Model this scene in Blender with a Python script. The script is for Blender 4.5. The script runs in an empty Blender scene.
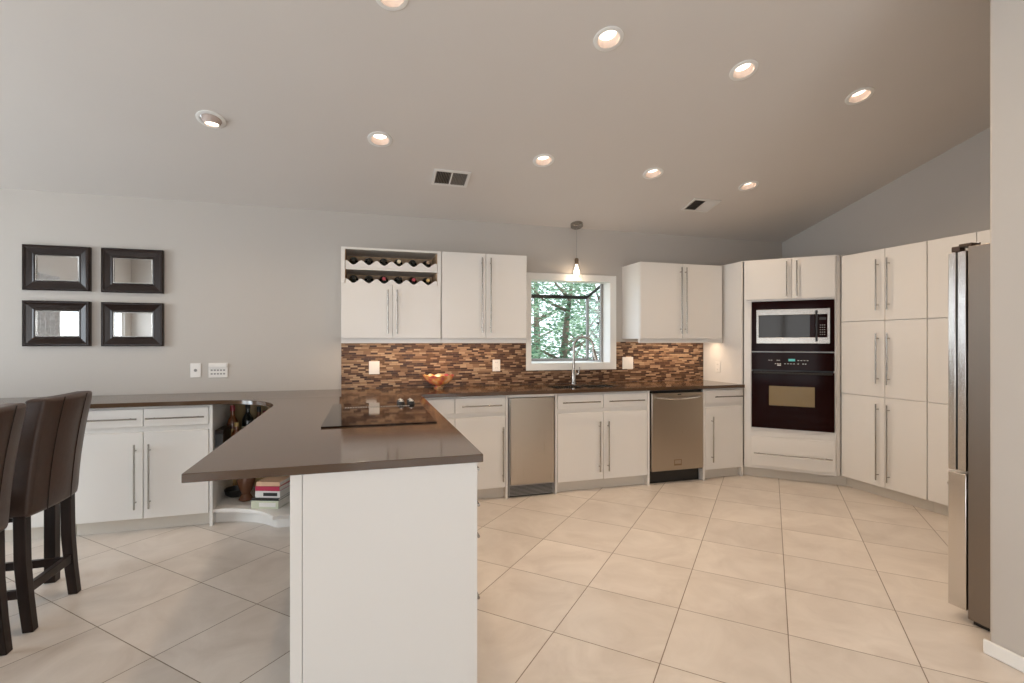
import bpy, bmesh, math, random
from mathutils import Vector, Matrix
from mathutils.geometry import tessellate_polygon

SC = bpy.context.scene
COL = SC.collection
R = math.radians
PI = math.pi

# ------------------------------------------------------------------ camera, world, light, exposure
PSI = 0.28481                       # heading, to the right of the back wall's normal
EYE = 1.3383
cam_d = bpy.data.cameras.new('camera')
cam = bpy.data.objects.new('camera', cam_d)
COL.objects.link(cam)
cam.location = (0, 0, EYE)
cam.rotation_euler = (R(90), 0, -PSI)
cam_d.sensor_width = 36
cam_d.lens = 492.83 / 1024 * 36
cam_d.clip_start = 0.05
SC.camera = cam

SC.view_settings.view_transform = 'Standard'
SC.view_settings.look = 'None'
SC.view_settings.gamma = 1
SC.view_settings.use_curve_mapping = False
SC.view_settings.exposure = 0.0
SC.cycles.max_bounces = 10
SC.cycles.diffuse_bounces = 6

world = bpy.data.worlds.new('world')
SC.world = world
world.use_nodes = True
wn = world.node_tree
wn.nodes['Background'].inputs[0].default_value = (0.80, 0.90, 1.0, 1)
wn.nodes['Background'].inputs[1].default_value = 2.6

WARM = (1.0, 0.75, 0.52)
DAY = (0.84, 0.93, 1.0)
DAYREAR = (1.0, 0.95, 0.90)          # rear lamps tinted warmer to suit the peninsula's end panel

def area_lamp(name, loc, direction, sx, sy, power, color, spread=180, shape='RECTANGLE', parent=None):
    d = bpy.data.lights.new(name, 'AREA')
    d.shape = shape
    d.size = sx
    if shape in ('RECTANGLE', 'ELLIPSE'):
        d.size_y = sy
    d.energy = power
    d.color = color
    d.spread = R(spread)
    o = bpy.data.objects.new(name, d)
    COL.objects.link(o)
    o.location = loc
    o.rotation_euler = Vector(direction).to_track_quat('-Z', 'Y').to_euler()
    if parent:
        o.parent = parent
    return o

LAMP_W = 31.0
# daylight standing outside the window openings of the living side of the room
area_lamp('daylight', (-5.25, -1.5, 1.35), (1, 0, 0), 3.3, 2.0, 95, DAY)
area_lamp('daylight', (-5.25, 2.7, 1.35), (1, 0, 0), 1.6, 2.0, 130, DAY)
area_lamp('daylight', (-2.9, -3.75, 1.3), (0, 1, 0), 2.2, 2.1, 46, DAYREAR)
area_lamp('daylight', (0.9, -3.75, 1.3), (0, 1, 0), 2.4, 2.1, 46, DAYREAR)
sun_d = bpy.data.lights.new('sun', 'SUN')
sun_d.energy = 5.0
sun_d.angle = R(2)
sun_d.color = (1.0, 0.96, 0.88)
sun = bpy.data.objects.new('sun', sun_d)
COL.objects.link(sun)
sun.location = (12, 0, 12)
sun.rotation_euler = Vector((-0.75, 0.45, -0.8)).to_track_quat('-Z', 'Y').to_euler()

# ------------------------------------------------------------------ node materials
def new_mat(name):
    m = bpy.data.materials.new(name)
    m.use_nodes = True
    return m, m.node_tree.nodes, m.node_tree.links, m.node_tree.nodes['Principled BSDF']

def mat(name, col, rough=0.5, metal=0.0, noise=0.0, nscale=8.0, bump=0.0, spec=None, coat=0.0):
    m, n, l, b = new_mat(name)
    b.inputs['Roughness'].default_value = rough
    b.inputs['Metallic'].default_value = metal
    if spec is not None:
        b.inputs['Specular IOR Level'].default_value = spec
    if coat:
        b.inputs['Coat Weight'].default_value = coat
        b.inputs['Coat Roughness'].default_value = 0.08
    tc = n.new('ShaderNodeTexCoord')
    nz = n.new('ShaderNodeTexNoise')
    nz.inputs['Scale'].default_value = nscale
    nz.inputs['Detail'].default_value = 4
    l.new(tc.outputs['Object'], nz.inputs['Vector'])
    mx = n.new('ShaderNodeMix')
    mx.data_type = 'RGBA'
    k = noise
    mx.inputs['A'].default_value = (*[c * (1 - k) for c in col], 1)
    mx.inputs['B'].default_value = (*[min(1, c * (1 + k)) for c in col], 1)
    l.new(nz.outputs['Fac'], mx.inputs['Factor'])
    l.new(mx.outputs['Result'], b.inputs['Base Color'])
    if bump:
        bp = n.new('ShaderNodeBump')
        bp.inputs['Strength'].default_value = bump
        bp.inputs['Distance'].default_value = 0.002
        l.new(nz.outputs['Fac'], bp.inputs['Height'])
        l.new(bp.outputs['Normal'], b.inputs['Normal'])
    return m

def emit_mat(name, col, strength):
    m, n, l, b = new_mat(name)
    b.inputs['Base Color'].default_value = (*col, 1)
    b.inputs['Emission Color'].default_value = (*col, 1)
    b.inputs['Emission Strength'].default_value = strength
    return m

def pane_mat(name, tint=(1, 1, 1), gloss=0.025):
    m, n, l, b = new_mat(name)
    n.remove(b)
    out = n['Material Output']
    t = n.new('ShaderNodeBsdfTransparent')
    t.inputs[0].default_value = (*tint, 1)
    g = n.new('ShaderNodeBsdfGlossy')
    g.inputs['Roughness'].default_value = 0.02
    lw = n.new('ShaderNodeLayerWeight')
    lw.inputs['Blend'].default_value = 0.5
    mx = n.new('ShaderNodeMixShader')
    fac = math_node(n, l, 'ADD', math_node(n, l, 'MULTIPLY', math_node(n, l, 'POWER', lw.outputs['Facing'], 4.0), 0.35), gloss)
    l.new(fac, mx.inputs[0])
    l.new(t.outputs[0], mx.inputs[1])
    l.new(g.outputs[0], mx.inputs[2])
    l.new(mx.outputs[0], out.inputs[0])
    return m

def math_node(n, l, op, a, b=None):
    x = n.new('ShaderNodeMath')
    x.operation = op
    for i, v in enumerate((a, b)):
        if v is None:
            continue
        if isinstance(v, (int, float)):
            x.inputs[i].default_value = v
        else:
            l.new(v, x.inputs[i])
    return x.outputs[0]

def floor_mat():
    m, n, l, b = new_mat('floor_tile')
    S = 0.478
    tc = n.new('ShaderNodeTexCoord')
    sp = n.new('ShaderNodeSeparateXYZ')
    l.new(tc.outputs['Object'], sp.inputs[0])
    t = R(46)
    M = lambda op, a, b_=None: math_node(n, l, op, a, b_)
    u = M('DIVIDE', M('ADD', M('ADD', M('MULTIPLY', sp.outputs[0], math.cos(t)), M('MULTIPLY', sp.outputs[1], math.sin(t))), -0.187), S)
    v = M('DIVIDE', M('ADD', M('ADD', M('MULTIPLY', sp.outputs[0], -math.sin(t)), M('MULTIPLY', sp.outputs[1], math.cos(t))), -0.407), S)
    cell = n.new('ShaderNodeCombineXYZ')
    l.new(M('FLOOR', u), cell.inputs[0])
    l.new(M('FLOOR', v), cell.inputs[1])
    wnz = n.new('ShaderNodeTexWhiteNoise')
    l.new(cell.outputs[0], wnz.inputs['Vector'])
    def edge(x):
        f = M('FRACT', x)
        return M('MINIMUM', f, M('SUBTRACT', 1.0, f))
    eu, ev = edge(u), edge(v)
    dist = M('MINIMUM', eu, ev)
    grout = M('LESS_THAN', dist, 0.0046)
    nz = n.new('ShaderNodeTexNoise')
    nz.inputs['Scale'].default_value = 3.2
    nz.inputs['Detail'].default_value = 6
    nz.inputs['Roughness'].default_value = 0.6
    nz.inputs['Distortion'].default_value = 0.8
    # every tile shows its own piece of the marbling
    off = n.new('ShaderNodeVectorMath')
    off.operation = 'MULTIPLY_ADD'
    l.new(wnz.outputs['Color'], off.inputs[0])
    off.inputs[1].default_value = (9, 9, 9)
    l.new(tc.outputs['Object'], off.inputs[2])
    l.new(off.outputs[0], nz.inputs['Vector'])
    ramp = n.new('ShaderNodeValToRGB')
    ramp.color_ramp.elements[0].position = 0.30
    ramp.color_ramp.elements[0].color = (0.57, 0.51, 0.455, 1)
    ramp.color_ramp.elements[1].position = 0.70
    ramp.color_ramp.elements[1].color = (0.72, 0.665, 0.61, 1)
    l.new(nz.outputs['Fac'], ramp.inputs[0])
    hsv = n.new('ShaderNodeHueSaturation')
    l.new(ramp.outputs[0], hsv.inputs['Color'])
    l.new(M('ADD', M('MULTIPLY', wnz.outputs['Value'], 0.10), 0.95), hsv.inputs['Value'])
    mx = n.new('ShaderNodeMix')
    mx.data_type = 'RGBA'
    l.new(grout, mx.inputs['Factor'])
    l.new(hsv.outputs[0], mx.inputs['A'])
    mx.inputs['B'].default_value = (0.20, 0.15, 0.11, 1)
    l.new(mx.outputs['Result'], b.inputs['Base Color'])
    l.new(M('ADD', M('MULTIPLY', nz.outputs['Fac'], 0.12), 0.27), b.inputs['Roughness'])
    bp = n.new('ShaderNodeBump')
    bp.inputs['Strength'].default_value = 0.35
    bp.inputs['Distance'].default_value = 0.002
    l.new(M('MINIMUM', M('MULTIPLY', dist, 60.0), 1.0), bp.inputs['Height'])
    l.new(bp.outputs[0], b.inputs['Normal'])
    return m

def mosaic_mat():
    m, n, l, b = new_mat('mosaic_tile')
    tc = n.new('ShaderNodeTexCoord')
    sp = n.new('ShaderNodeSeparateXYZ')
    l.new(tc.outputs['Object'], sp.inputs[0])
    M = lambda op, a, b_=None: math_node(n, l, op, a, b_)
    H, Wd = 0.0165, 0.062
    v = M('DIVIDE', sp.outputs[2], H)
    row = M('FLOOR', v)
    rn = n.new('ShaderNodeTexWhiteNoise')
    rn.noise_dimensions = '1D'
    l.new(row, rn.inputs['W'])
    u = M('ADD', M('DIVIDE', sp.outputs[0], Wd), M('MULTIPLY', rn.outputs['Value'], 7.0))
    colm = M('FLOOR', u)
    cell = n.new('ShaderNodeCombineXYZ')
    l.new(colm, cell.inputs[0])
    l.new(row, cell.inputs[1])
    wnz = n.new('ShaderNodeTexWhiteNoise')
    l.new(cell.outputs[0], wnz.inputs['Vector'])
    ramp = n.new('ShaderNodeValToRGB')
    ramp.color_ramp.interpolation = 'CONSTANT'
    cols = [(0.0, (0.035, 0.011, 0.005)), (0.20, (0.062, 0.024, 0.011)), (0.40, (0.20, 0.112, 0.062)),
            (0.56, (0.30, 0.185, 0.11)), (0.72, (0.115, 0.055, 0.027)), (0.86, (0.38, 0.255, 0.16))]
    e = ramp.color_ramp.elements
    e[0].position, e[0].color = 0, (*cols[0][1], 1)
    e[1].position, e[1].color = cols[1][0], (*cols[1][1], 1)
    for p_, c in cols[2:]:
        q = e.new(p_)
        q.color = (*c, 1)
    l.new(wnz.outputs['Value'], ramp.inputs[0])
    fu, fv = M('FRACT', u), M('FRACT', v)
    gu = M('LESS_THAN', M('MINIMUM', fu, M('SUBTRACT', 1.0, fu)), 0.015)
    gv = M('LESS_THAN', M('MINIMUM', fv, M('SUBTRACT', 1.0, fv)), 0.07)
    g = M('MAXIMUM', gu, gv)
    mx = n.new('ShaderNodeMix')
    mx.data_type = 'RGBA'
    l.new(g, mx.inputs['Factor'])
    l.new(ramp.outputs[0], mx.inputs['A'])
    mx.inputs['B'].default_value = (0.16, 0.10, 0.06, 1)
    l.new(mx.outputs['Result'], b.inputs['Base Color'])
    l.new(M('ADD', M('MULTIPLY', wnz.outputs['Value'], 0.3), 0.3), b.inputs['Roughness'])
    b.inputs['Specular IOR Level'].default_value = 0.35
    bp = n.new('ShaderNodeBump')
    bp.inputs['Strength'].default_value = 0.4
    bp.inputs['Distance'].default_value = 0.002
    l.new(M('SUBTRACT', 1.0, g), bp.inputs['Height'])
    l.new(bp.outputs[0], b.inputs['Normal'])
    return m

def wood_mat(name, c0, c1, rough=0.35, axis_scale=(14, 14, 1.2), spec=0.5):
    m, n, l, b = new_mat(name)
    tc = n.new('ShaderNodeTexCoord')
    mp = n.new('ShaderNodeMapping')
    mp.inputs['Scale'].default_value = axis_scale
    l.new(tc.outputs['Object'], mp.inputs[0])
    nz = n.new('ShaderNodeTexNoise')
    nz.inputs['Scale'].default_value = 3
    nz.inputs['Detail'].default_value = 5
    l.new(mp.outputs[0], nz.inputs['Vector'])
    ramp = n.new('ShaderNodeValToRGB')
    ramp.color_ramp.elements[0].position = 0.3
    ramp.color_ramp.elements[0].color = (*c0, 1)
    ramp.color_ramp.elements[1].position = 0.7
    ramp.color_ramp.elements[1].color = (*c1, 1)
    l.new(nz.outputs['Fac'], ramp.inputs[0])
    l.new(ramp.outputs[0], b.inputs['Base Color'])
    b.inputs['Roughness'].default_value = rough
    b.inputs['Specular IOR Level'].default_value = spec
    return m

def steel_mat(name, col, rough, vert=True, bump=0.05):
    m, n, l, b = new_mat(name)
    b.inputs['Metallic'].default_value = 1
    tc = n.new('ShaderNodeTexCoord')
    mp = n.new('ShaderNodeMapping')
    mp.inputs['Scale'].default_value = (220, 220, 1.5) if vert else (2, 2, 260)
    l.new(tc.outputs['Object'], mp.inputs[0])
    nz = n.new('ShaderNodeTexNoise')
    nz.inputs['Scale'].default_value = 1
    nz.inputs['Detail'].default_value = 3
    l.new(mp.outputs[0], nz.inputs['Vector'])
    b.inputs['Base Color'].default_value = (*col, 1)
    l.new(math_node(n, l, 'ADD', math_node(n, l, 'MULTIPLY', nz.outputs['Fac'], 0.12), rough - 0.06), b.inputs['Roughness'])
    bp = n.new('ShaderNodeBump')
    bp.inputs['Strength'].default_value = bump
    bp.inputs['Distance'].default_value = 0.001
    l.new(nz.outputs['Fac'], bp.inputs['Height'])
    l.new(bp.outputs[0], b.inputs['Normal'])
    return m

def leaf_mat(name, c0, c1):
    m, n, l, b = new_mat(name)
    out = n['Material Output']
    geo = n.new('ShaderNodeNewGeometry')
    ramp = n.new('ShaderNodeValToRGB')
    ramp.color_ramp.elements[0].color = (*c0, 1)
    ramp.color_ramp.elements[1].color = (*c1, 1)
    l.new(geo.outputs['Random Per Island'], ramp.inputs[0])
    l.new(ramp.outputs[0], b.inputs['Base Color'])
    b.inputs['Roughness'].default_value = 0.5
    tr = n.new('ShaderNodeBsdfTranslucent')
    l.new(ramp.outputs[0], tr.inputs[0])
    mx = n.new('ShaderNodeMixShader')
    mx.inputs[0].default_value = 0.5
    l.new(b.outputs[0], mx.inputs[1])
    l.new(tr.outputs[0], mx.inputs[2])
    l.new(mx.outputs[0], out.inputs[0])
    return m

MAT = {
    'floor': floor_mat(),
    'wall': mat('wall_paint', (0.50, 0.463, 0.423), 0.75, noise=0.02, nscale=3),
    'ceiling': mat('ceiling_paint', (0.66, 0.62, 0.58), 0.8, noise=0.02, nscale=2),
    'trim': mat('trim_paint', (0.80, 0.79, 0.76), 0.4, noise=0.01),
    'white': mat('cabinet_lacquer', (0.74, 0.715, 0.68), 0.28, noise=0.012, nscale=4),
    'toe': mat('toe_kick_laminate', (0.62, 0.57, 0.50), 0.45, noise=0.02),
    'interior': wood_mat('rack_warm_shade', (0.50, 0.32, 0.18), (0.60, 0.41, 0.25), 0.5),  # brown tone puts the rack's warm shade into the lining colour
    'shelf_tan': wood_mat('shelf_interior', (0.36, 0.23, 0.09), (0.46, 0.31, 0.13), 0.4),  # golden tan with fine streaks, for the shelf's back panel
    'quartz': mat('quartz_brown', (0.078, 0.044, 0.024), 0.10, noise=0.08, nscale=160, spec=0.6),
    'mosaic': mosaic_mat(),
    'steel': steel_mat('brushed_steel', (0.47, 0.41, 0.34), 0.30, bump=0.02),
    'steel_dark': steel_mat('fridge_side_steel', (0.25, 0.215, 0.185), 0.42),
    'chrome': mat('polished_steel', (0.72, 0.70, 0.67), 0.14, metal=1, noise=0.01),
    'nickel': mat('brushed_nickel', (0.36, 0.335, 0.305), 0.26, metal=1, noise=0.02),
    'bronze': mat('brushed_bronze', (0.30, 0.22, 0.15), 0.35, metal=1, noise=0.02),
    'black_glass': mat('black_glass', (0.006, 0.003, 0.0025), 0.05, noise=0.0, spec=0.13),
    'oven_glass': mat('oven_black_glass', (0.012, 0.002, 0.0015), 0.08, noise=0.1, spec=0.05),
    'oven_window': mat('oven_window_glass', (0.19, 0.125, 0.035), 0.10, noise=0.1, spec=0.4),
    'black': mat('black_plastic', (0.012, 0.011, 0.010), 0.35, noise=0.1),
    'dark': mat('dark_void', (0.02, 0.016, 0.013), 0.6, noise=0.1),
    'white_plastic': mat('white_plastic', (0.78, 0.75, 0.71), 0.35, noise=0.01),
    'grey_plastic': mat('grey_plastic', (0.30, 0.29, 0.28), 0.4, noise=0.02),
    'louvre': mat('vent_louvre_shade', (0.22, 0.19, 0.16), 0.5),  # shade between the slats is put into this dark colour
    'mw_glass': mat('microwave_glass', (0.020, 0.017, 0.013), 0.06, spec=0.2),
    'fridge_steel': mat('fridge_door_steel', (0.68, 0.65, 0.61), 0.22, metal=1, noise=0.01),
    'hinge': mat('dark_hinge', (0.07, 0.045, 0.032), 0.4, metal=0.5),
    'mark': mat('panel_marking', (0.70, 0.68, 0.64), 0.5),
    'display': emit_mat('display_glow', (0.10, 0.42, 0.40), 0.3),
    'leather': mat('brown_leather', (0.050, 0.027, 0.018), 0.34, noise=0.25, nscale=40, bump=0.25, spec=0.45),
    'darkwood': wood_mat('espresso_wood', (0.010, 0.005, 0.003), (0.024, 0.011, 0.007), 0.36, spec=0.25),
    'framewood': mat('frame_wood', (0.016, 0.0075, 0.005), 0.24, noise=0.3, nscale=6, spec=0.4),
    'mirror': mat('mirror_glass', (0.90, 0.91, 0.92), 0.01, metal=1),
    'silverlip': mat('silver_bead', (0.55, 0.53, 0.50), 0.25, metal=1, noise=0.1),
    'pane': pane_mat('window_pane'),
    'globe': pane_mat('pendant_glass', (0.93, 0.93, 0.93), 0.06),
    'lens': emit_mat('lamp_lens', (1.0, 0.93, 0.80), 4.0),
    'bulb': emit_mat('bulb_glow', (1.0, 0.88, 0.70), 3.5),
    'reflector': mat('lamp_reflector', (0.50, 0.40, 0.35), 0.5),
    'winedark': mat('wine_bottle_glass', (0.010, 0.012, 0.010), 0.06, noise=0.1, spec=0.7),
    'amber': mat('amber_bottle_glass', (0.16, 0.045, 0.012), 0.07, noise=0.2, spec=0.7),
    'red': mat('red_foil', (0.30, 0.025, 0.035), 0.35, noise=0.1),
    'cream': mat('cream_paper', (0.68, 0.60, 0.42), 0.6, noise=0.05),
    'gold': mat('gold_paper', (0.50, 0.34, 0.12), 0.4, noise=0.1),
    'paper': mat('book_pages', (0.70, 0.67, 0.61), 0.7, noise=0.08, nscale=120),
    'bookgreen': mat('book_pale_green', (0.56, 0.58, 0.44), 0.5, noise=0.1),
    'bookred': mat('book_crimson', (0.42, 0.025, 0.07), 0.4, noise=0.05),
    'bookcream': mat('book_orange_cream', (0.66, 0.42, 0.27), 0.5, noise=0.2),
    'bookwhite': mat('book_white', (0.72, 0.70, 0.67), 0.4, noise=0.02),
    'bookblack': mat('book_black', (0.015, 0.015, 0.015), 0.35),
    'terracotta': mat('brown_ceramic', (0.13, 0.050, 0.022), 0.25, noise=0.3, nscale=20),
    'bark': mat('bark', (0.14, 0.11, 0.085), 0.9, noise=0.4, nscale=14, bump=0.8),
    'leaf': leaf_mat('leaf_green', (0.05, 0.14, 0.085), (0.36, 0.52, 0.36)),
    'leaf_pale': leaf_mat('leaf_pale', (0.15, 0.28, 0.20), (0.66, 0.78, 0.64)),
    'ground': mat('garden_ground', (0.30, 0.34, 0.22), 0.9, noise=0.4, nscale=3),
    'curtain': mat('curtain_cloth', (0.60, 0.61, 0.62), 0.85, noise=0.45, nscale=22),
}

def bowl_mat():
    m, n, l, b = new_mat('art_glass')
    tc = n.new('ShaderNodeTexCoord')
    nz = n.new('ShaderNodeTexNoise')
    nz.inputs['Scale'].default_value = 11
    nz.inputs['Detail'].default_value = 2
    l.new(tc.outputs['Object'], nz.inputs['Vector'])
    ramp = n.new('ShaderNodeValToRGB')
    e = ramp.color_ramp.elements
    e[0].position, e[0].color = 0.26, (0.34, 0.03, 0.09, 1)
    e[1].position, e[1].color = 0.66, (1.0, 0.82, 0.52, 1)
    q = e.new(0.42); q.color = (0.75, 0.22, 0.16, 1)
    q = e.new(0.52); q.color = (0.95, 0.52, 0.16, 1)
    l.new(nz.outputs['Fac'], ramp.inputs[0])
    l.new(ramp.outputs[0], b.inputs['Base Color'])
    b.inputs['Roughness'].default_value = 0.08
    b.inputs['Transmission Weight'].default_value = 0.35
    return m
MAT['artglass'] = bowl_mat()

# ------------------------------------------------------------------ mesh helpers
class MB:
    def __init__(self):
        self.bm = bmesh.new()
    def box(self, x0, x1, y0, y1, z0, z1, mtx=None):
        v = [self.bm.verts.new((x, y, z)) for x in (x0, x1) for y in (y0, y1) for z in (z0, z1)]
        for f in ((0, 1, 3, 2), (4, 6, 7, 5), (0, 4, 5, 1), (2, 3, 7, 6), (0, 2, 6, 4), (1, 5, 7, 3)):
            self.bm.faces.new([v[i] for i in f])
        if mtx:
            for q in v:
                q.co = mtx @ q.co
        return self
    def tube(self, pts, r, seg=12, cap=True):
        pts = [Vector(p) for p in pts]
        rs = r if isinstance(r, (list, tuple)) else [r] * len(pts)
        rings = []
        prev = None
        for i, p in enumerate(pts):
            if i == 0: t = pts[1] - p
            elif i == len(pts) - 1: t = p - pts[i - 1]
            else: t = (pts[i + 1] - p).normalized() + (p - pts[i - 1]).normalized()
            t.normalize()
            if prev is None:
                a = Vector((0, 0, 1)) if abs(t.z) < 0.9 else Vector((1, 0, 0))
                n1 = t.cross(a).normalized()
            else:
                n1 = (prev - t * prev.dot(t)).normalized()
            prev = n1
            n2 = t.cross(n1)
            rings.append([self.bm.verts.new(p + (n1 * math.cos(2 * PI * k / seg) + n2 * math.sin(2 * PI * k / seg)) * rs[i]) for k in range(seg)])
        for a, b in zip(rings, rings[1:]):
            for k in range(seg):
                self.bm.faces.new((a[k], a[(k + 1) % seg], b[(k + 1) % seg], b[k]))
        if cap:
            self.bm.faces.new(rings[0][::-1])
            self.bm.faces.new(rings[-1])
        return self
    def lathe(self, prof, seg=32, mtx=None, wob=None):
        rings = []
        new = []
        for r, z in prof:
            if r < 1e-6:
                q = self.bm.verts.new((0, 0, z)); rings.append([q]); new.append(q)
            else:
                ring = []
                for k in range(seg):
                    a = 2 * PI * k / seg
                    rr, zz = (r, z) if wob is None else wob(r, z, a)
                    q = self.bm.verts.new((rr * math.cos(a), rr * math.sin(a), zz))
                    ring.append(q); new.append(q)
                rings.append(ring)
        for a, b in zip(rings, rings[1:]):
            if len(a) == 1 and len(b) == 1: continue
            for k in range(seg):
                k2 = (k + 1) % seg
                if len(a) == 1: self.bm.faces.new((a[0], b[k2], b[k]))
                elif len(b) == 1: self.bm.faces.new((a[k], a[k2], b[0]))
                else: self.bm.faces.new((a[k], a[k2], b[k2], b[k]))
        if mtx:
            for q in new: q.co = mtx @ q.co
        return self
    def slab(self, outer, holes, w0, w1, f):
        """outline with holes in (u, v), extruded from w0 to w1; f(u, v, w) gives the point"""
        loops = [outer] + list(holes)
        tri = tessellate_polygon([[Vector((u, v, 0)) for u, v in lp] for lp in loops])
        flat = [p for lp in loops for p in lp]
        lo = [self.bm.verts.new(f(u, v, w0)) for u, v in flat]
        hi = [self.bm.verts.new(f(u, v, w1)) for u, v in flat]
        for t in tri:
            for vs in (lo, hi):
                try: self.bm.faces.new([vs[i] for i in t])
                except ValueError: pass
        i0 = 0
        for lp in loops:
            k = len(lp)
            for i in range(k):
                a, b = i0 + i, i0 + (i + 1) % k
                self.bm.faces.new((lo[a], lo[b], hi[b], hi[a]))
            i0 += k
        return self
    def prism(self, poly, z0, z1, holes=()):
        return self.slab(poly, holes, z0, z1, lambda u, v, w: (u, v, w))
    def build(self, name, material, parent=None, bevel=0.0, seg=2, smooth=True, world=False):
        me = bpy.data.meshes.new(name)
        bmesh.ops.recalc_face_normals(self.bm, faces=self.bm.faces)
        self.bm.to_mesh(me)
        self.bm.free()
        me.materials.append(material)
        o = bpy.data.objects.new(name, me)
        COL.objects.link(o)
        if parent is not None:
            o.parent = parent
            if world:
                p = parent
                mtx = Matrix.LocRotScale(p.location, p.rotation_euler, None)
                me.transform(mtx.inverted())
        if smooth:
            me.shade_smooth()
            me.set_sharp_from_angle(angle=R(38))
        if bevel:
            b = o.modifiers.new('bevel', 'BEVEL')
            b.width = bevel
            b.segments = seg
            b.limit_method = 'ANGLE'
            b.angle_limit = R(40)
        return o

def tag(o, label, cat, group=None):
    o['label'] = label
    o['category'] = cat
    if group: o['group'] = group
    return o

def thing(name, label, cat, loc=(0, 0, 0), rz=0.0, group=None, rot=None):
    o = bpy.data.objects.new(name, None)
    o.empty_display_size = 0.1
    COL.objects.link(o)
    o.location = loc
    o.rotation_euler = rot if rot else (0, 0, rz)
    return tag(o, label, cat, group)

def struct(o):
    o['kind'] = 'structure'
    return o

def copy_tree(o, parent=None):
    c = o.copy()
    COL.objects.link(c)
    if parent is not None: c.parent = parent
    for ch in list(o.children):
        copy_tree(ch, c)
    return c

def rect(x0, x1, y0, y1):
    return [(x0, y0), (x1, y0), (x1, y1), (x0, y1)]

def circle(cx, cy, r, n=28):
    return [(cx + r * math.cos(2 * PI * k / n), cy + r * math.sin(2 * PI * k / n)) for k in range(n)]

# ------------------------------------------------------------------ the room
YW, XR = 4.65, 4.656               # back wall and right wall
XL, YR = -5.0, -3.5                # left wall and rear wall
SL = 0.2563
def ceil_z(y): return 2.495 + SL * (YW - y)
RIDGE = -0.4

struct(MB().box(XL - 0.2, XR + 0.2, YR - 0.2, YW + 0.2, -0.12, 0).build('floor', MAT['floor'], smooth=False))

WIN = (1.555, 2.420, 1.12, 1.955)  # kitchen window opening
struct(MB().slab([(XL - 0.2, 0), (XR + 0.2, 0), (XR + 0.2, 2.60), (XL - 0.2, 2.60)], [rect(*WIN)], YW, YW + 0.14,
                 lambda u, v, w: (u, w, v)).build('wall_back', MAT['wall'], smooth=False))
ztop = ceil_z(RIDGE) + 0.05
struct(MB().slab([(YR - 0.2, 0), (YW, 0), (YW, 2.55), (RIDGE, ztop), (YR - 0.2, ztop)], [], XR, XR + 0.14,
                 lambda u, v, w: (w, u, v)).build('wall_right', MAT['wall'], smooth=False))
struct(MB().slab([(YR - 0.2, 0), (YW, 0), (YW, 2.55), (RIDGE, ztop), (YR - 0.2, ztop)],
                 [rect(-3.2, 0.2, 0.30, 2.35), rect(1.9, 3.5, 0.30, 2.35)], XL - 0.14, XL,
                 lambda u, v, w: (w, u, v)).build('wall_left', MAT['wall'], smooth=False))
struct(MB().slab([(XL, 0), (XR, 0), (XR, ztop), (XL, ztop)], [rect(-4.0, -1.8, 0.10, 2.30), rect(-0.3, 2.1, 0.10, 2.30)],
                 YR - 0.14, YR, lambda u, v, w: (u, w, v)).build('wall_rear', MAT['wall'], smooth=False))
# the wall end beside the refrigerator, and the back of its alcove
struct(MB().prism([(2.550, YR), (2.71, YR), (2.71, 1.45), (2.550, 1.45)], 0, ztop).build('wall_partition', MAT['wall'], bevel=0.012, seg=3))
struct(MB().box(2.71, XR, 0.78, 0.90, 0, ztop).build('wall_alcove', MAT['wall'], smooth=False))
struct(MB().slab([(YR, 0), (1.466, 0), (1.466, 0.062), (YR, 0.062)], [], 2.537, 2.5495, lambda u, v, w: (w, u, v))
       .build('baseboard_partition', MAT['trim'], bevel=0.006, seg=3))

# recessed lamp positions on the sloping ceiling (x, y, aimed eyeball?)
LAMPS = [(-0.967, 3.586, True), (0.083, 3.597, False), (0.111, 2.50, False), (1.32, 3.631, False), (1.301, 2.511, False),
         (2.302, 3.643, False), (2.254, 2.549, False), (3.301, 3.673, False), (3.241, 2.578, False)]
CR = 0.064
L_SL = math.sqrt(1 + SL * SL)
holes = [circle(x, (YW - y) * L_SL, CR) for x, y, e in LAMPS]
cn = Vector((0, SL, 1)).normalized()
cd = Vector((0, -1, SL)).normalized()
def ceil_f(u, v, w):
    return Vector((u, YW, 2.495)) + cd * v + cn * w
vend = (YW - RIDGE) * L_SL
cb = MB().slab([(XL - 0.2, -0.15), (XR + 0.2, -0.15), (XR + 0.2, vend), (XL - 0.2, vend)], holes, 0, 0.02, ceil_f)
cb.box(XL - 0.2, XR + 0.2, YR - 0.2, RIDGE, ceil_z(RIDGE), ceil_z(RIDGE) + 0.02)
struct(cb.build('ceiling', MAT['ceiling'], smooth=False))

# ---- kitchen garden window
x0, x1, z0, z1 = WIN
gw = struct(bpy.data.objects.new('window_1', None))
COL.objects.link(gw)
gw.location = (0, 0, 0)
GY, GZ = 5.17, 1.836                # front pane plane, top of the front pane
MB().slab(rect(1.503, 2.490, 1.050, 2.022), [rect(*WIN)], YW - 0.022, YW - 0.001, lambda u, v, w: (u, w, v)).build('casing', MAT['trim'], gw, bevel=0.004)
MB().slab(rect(x0 - 0.02, x1 + 0.02, z0 - 0.02, z1 + 0.02), [rect(x0 + 0.001, x1 - 0.001, z0 + 0.001, z1 - 0.001)], YW - 0.02, YW + 0.15, lambda u, v, w: (u, w, v)).build('jamb', MAT['trim'], gw)
MB().box(x0, x1, YW + 0.14, GY + 0.02, z0 - 0.03, z0 - 0.001).build('sill', MAT['trim'], gw, bevel=0.003)
fr = MB()
t = 0.028
YB = YW + 0.15
fr.box(x0, x1, GY - t, GY, z0, z0 + 0.03)                                   # front bottom bar
fr.box(x0, x1, GY - t, GY, GZ - 0.012, GZ + 0.012)                          # front top bar
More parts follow.
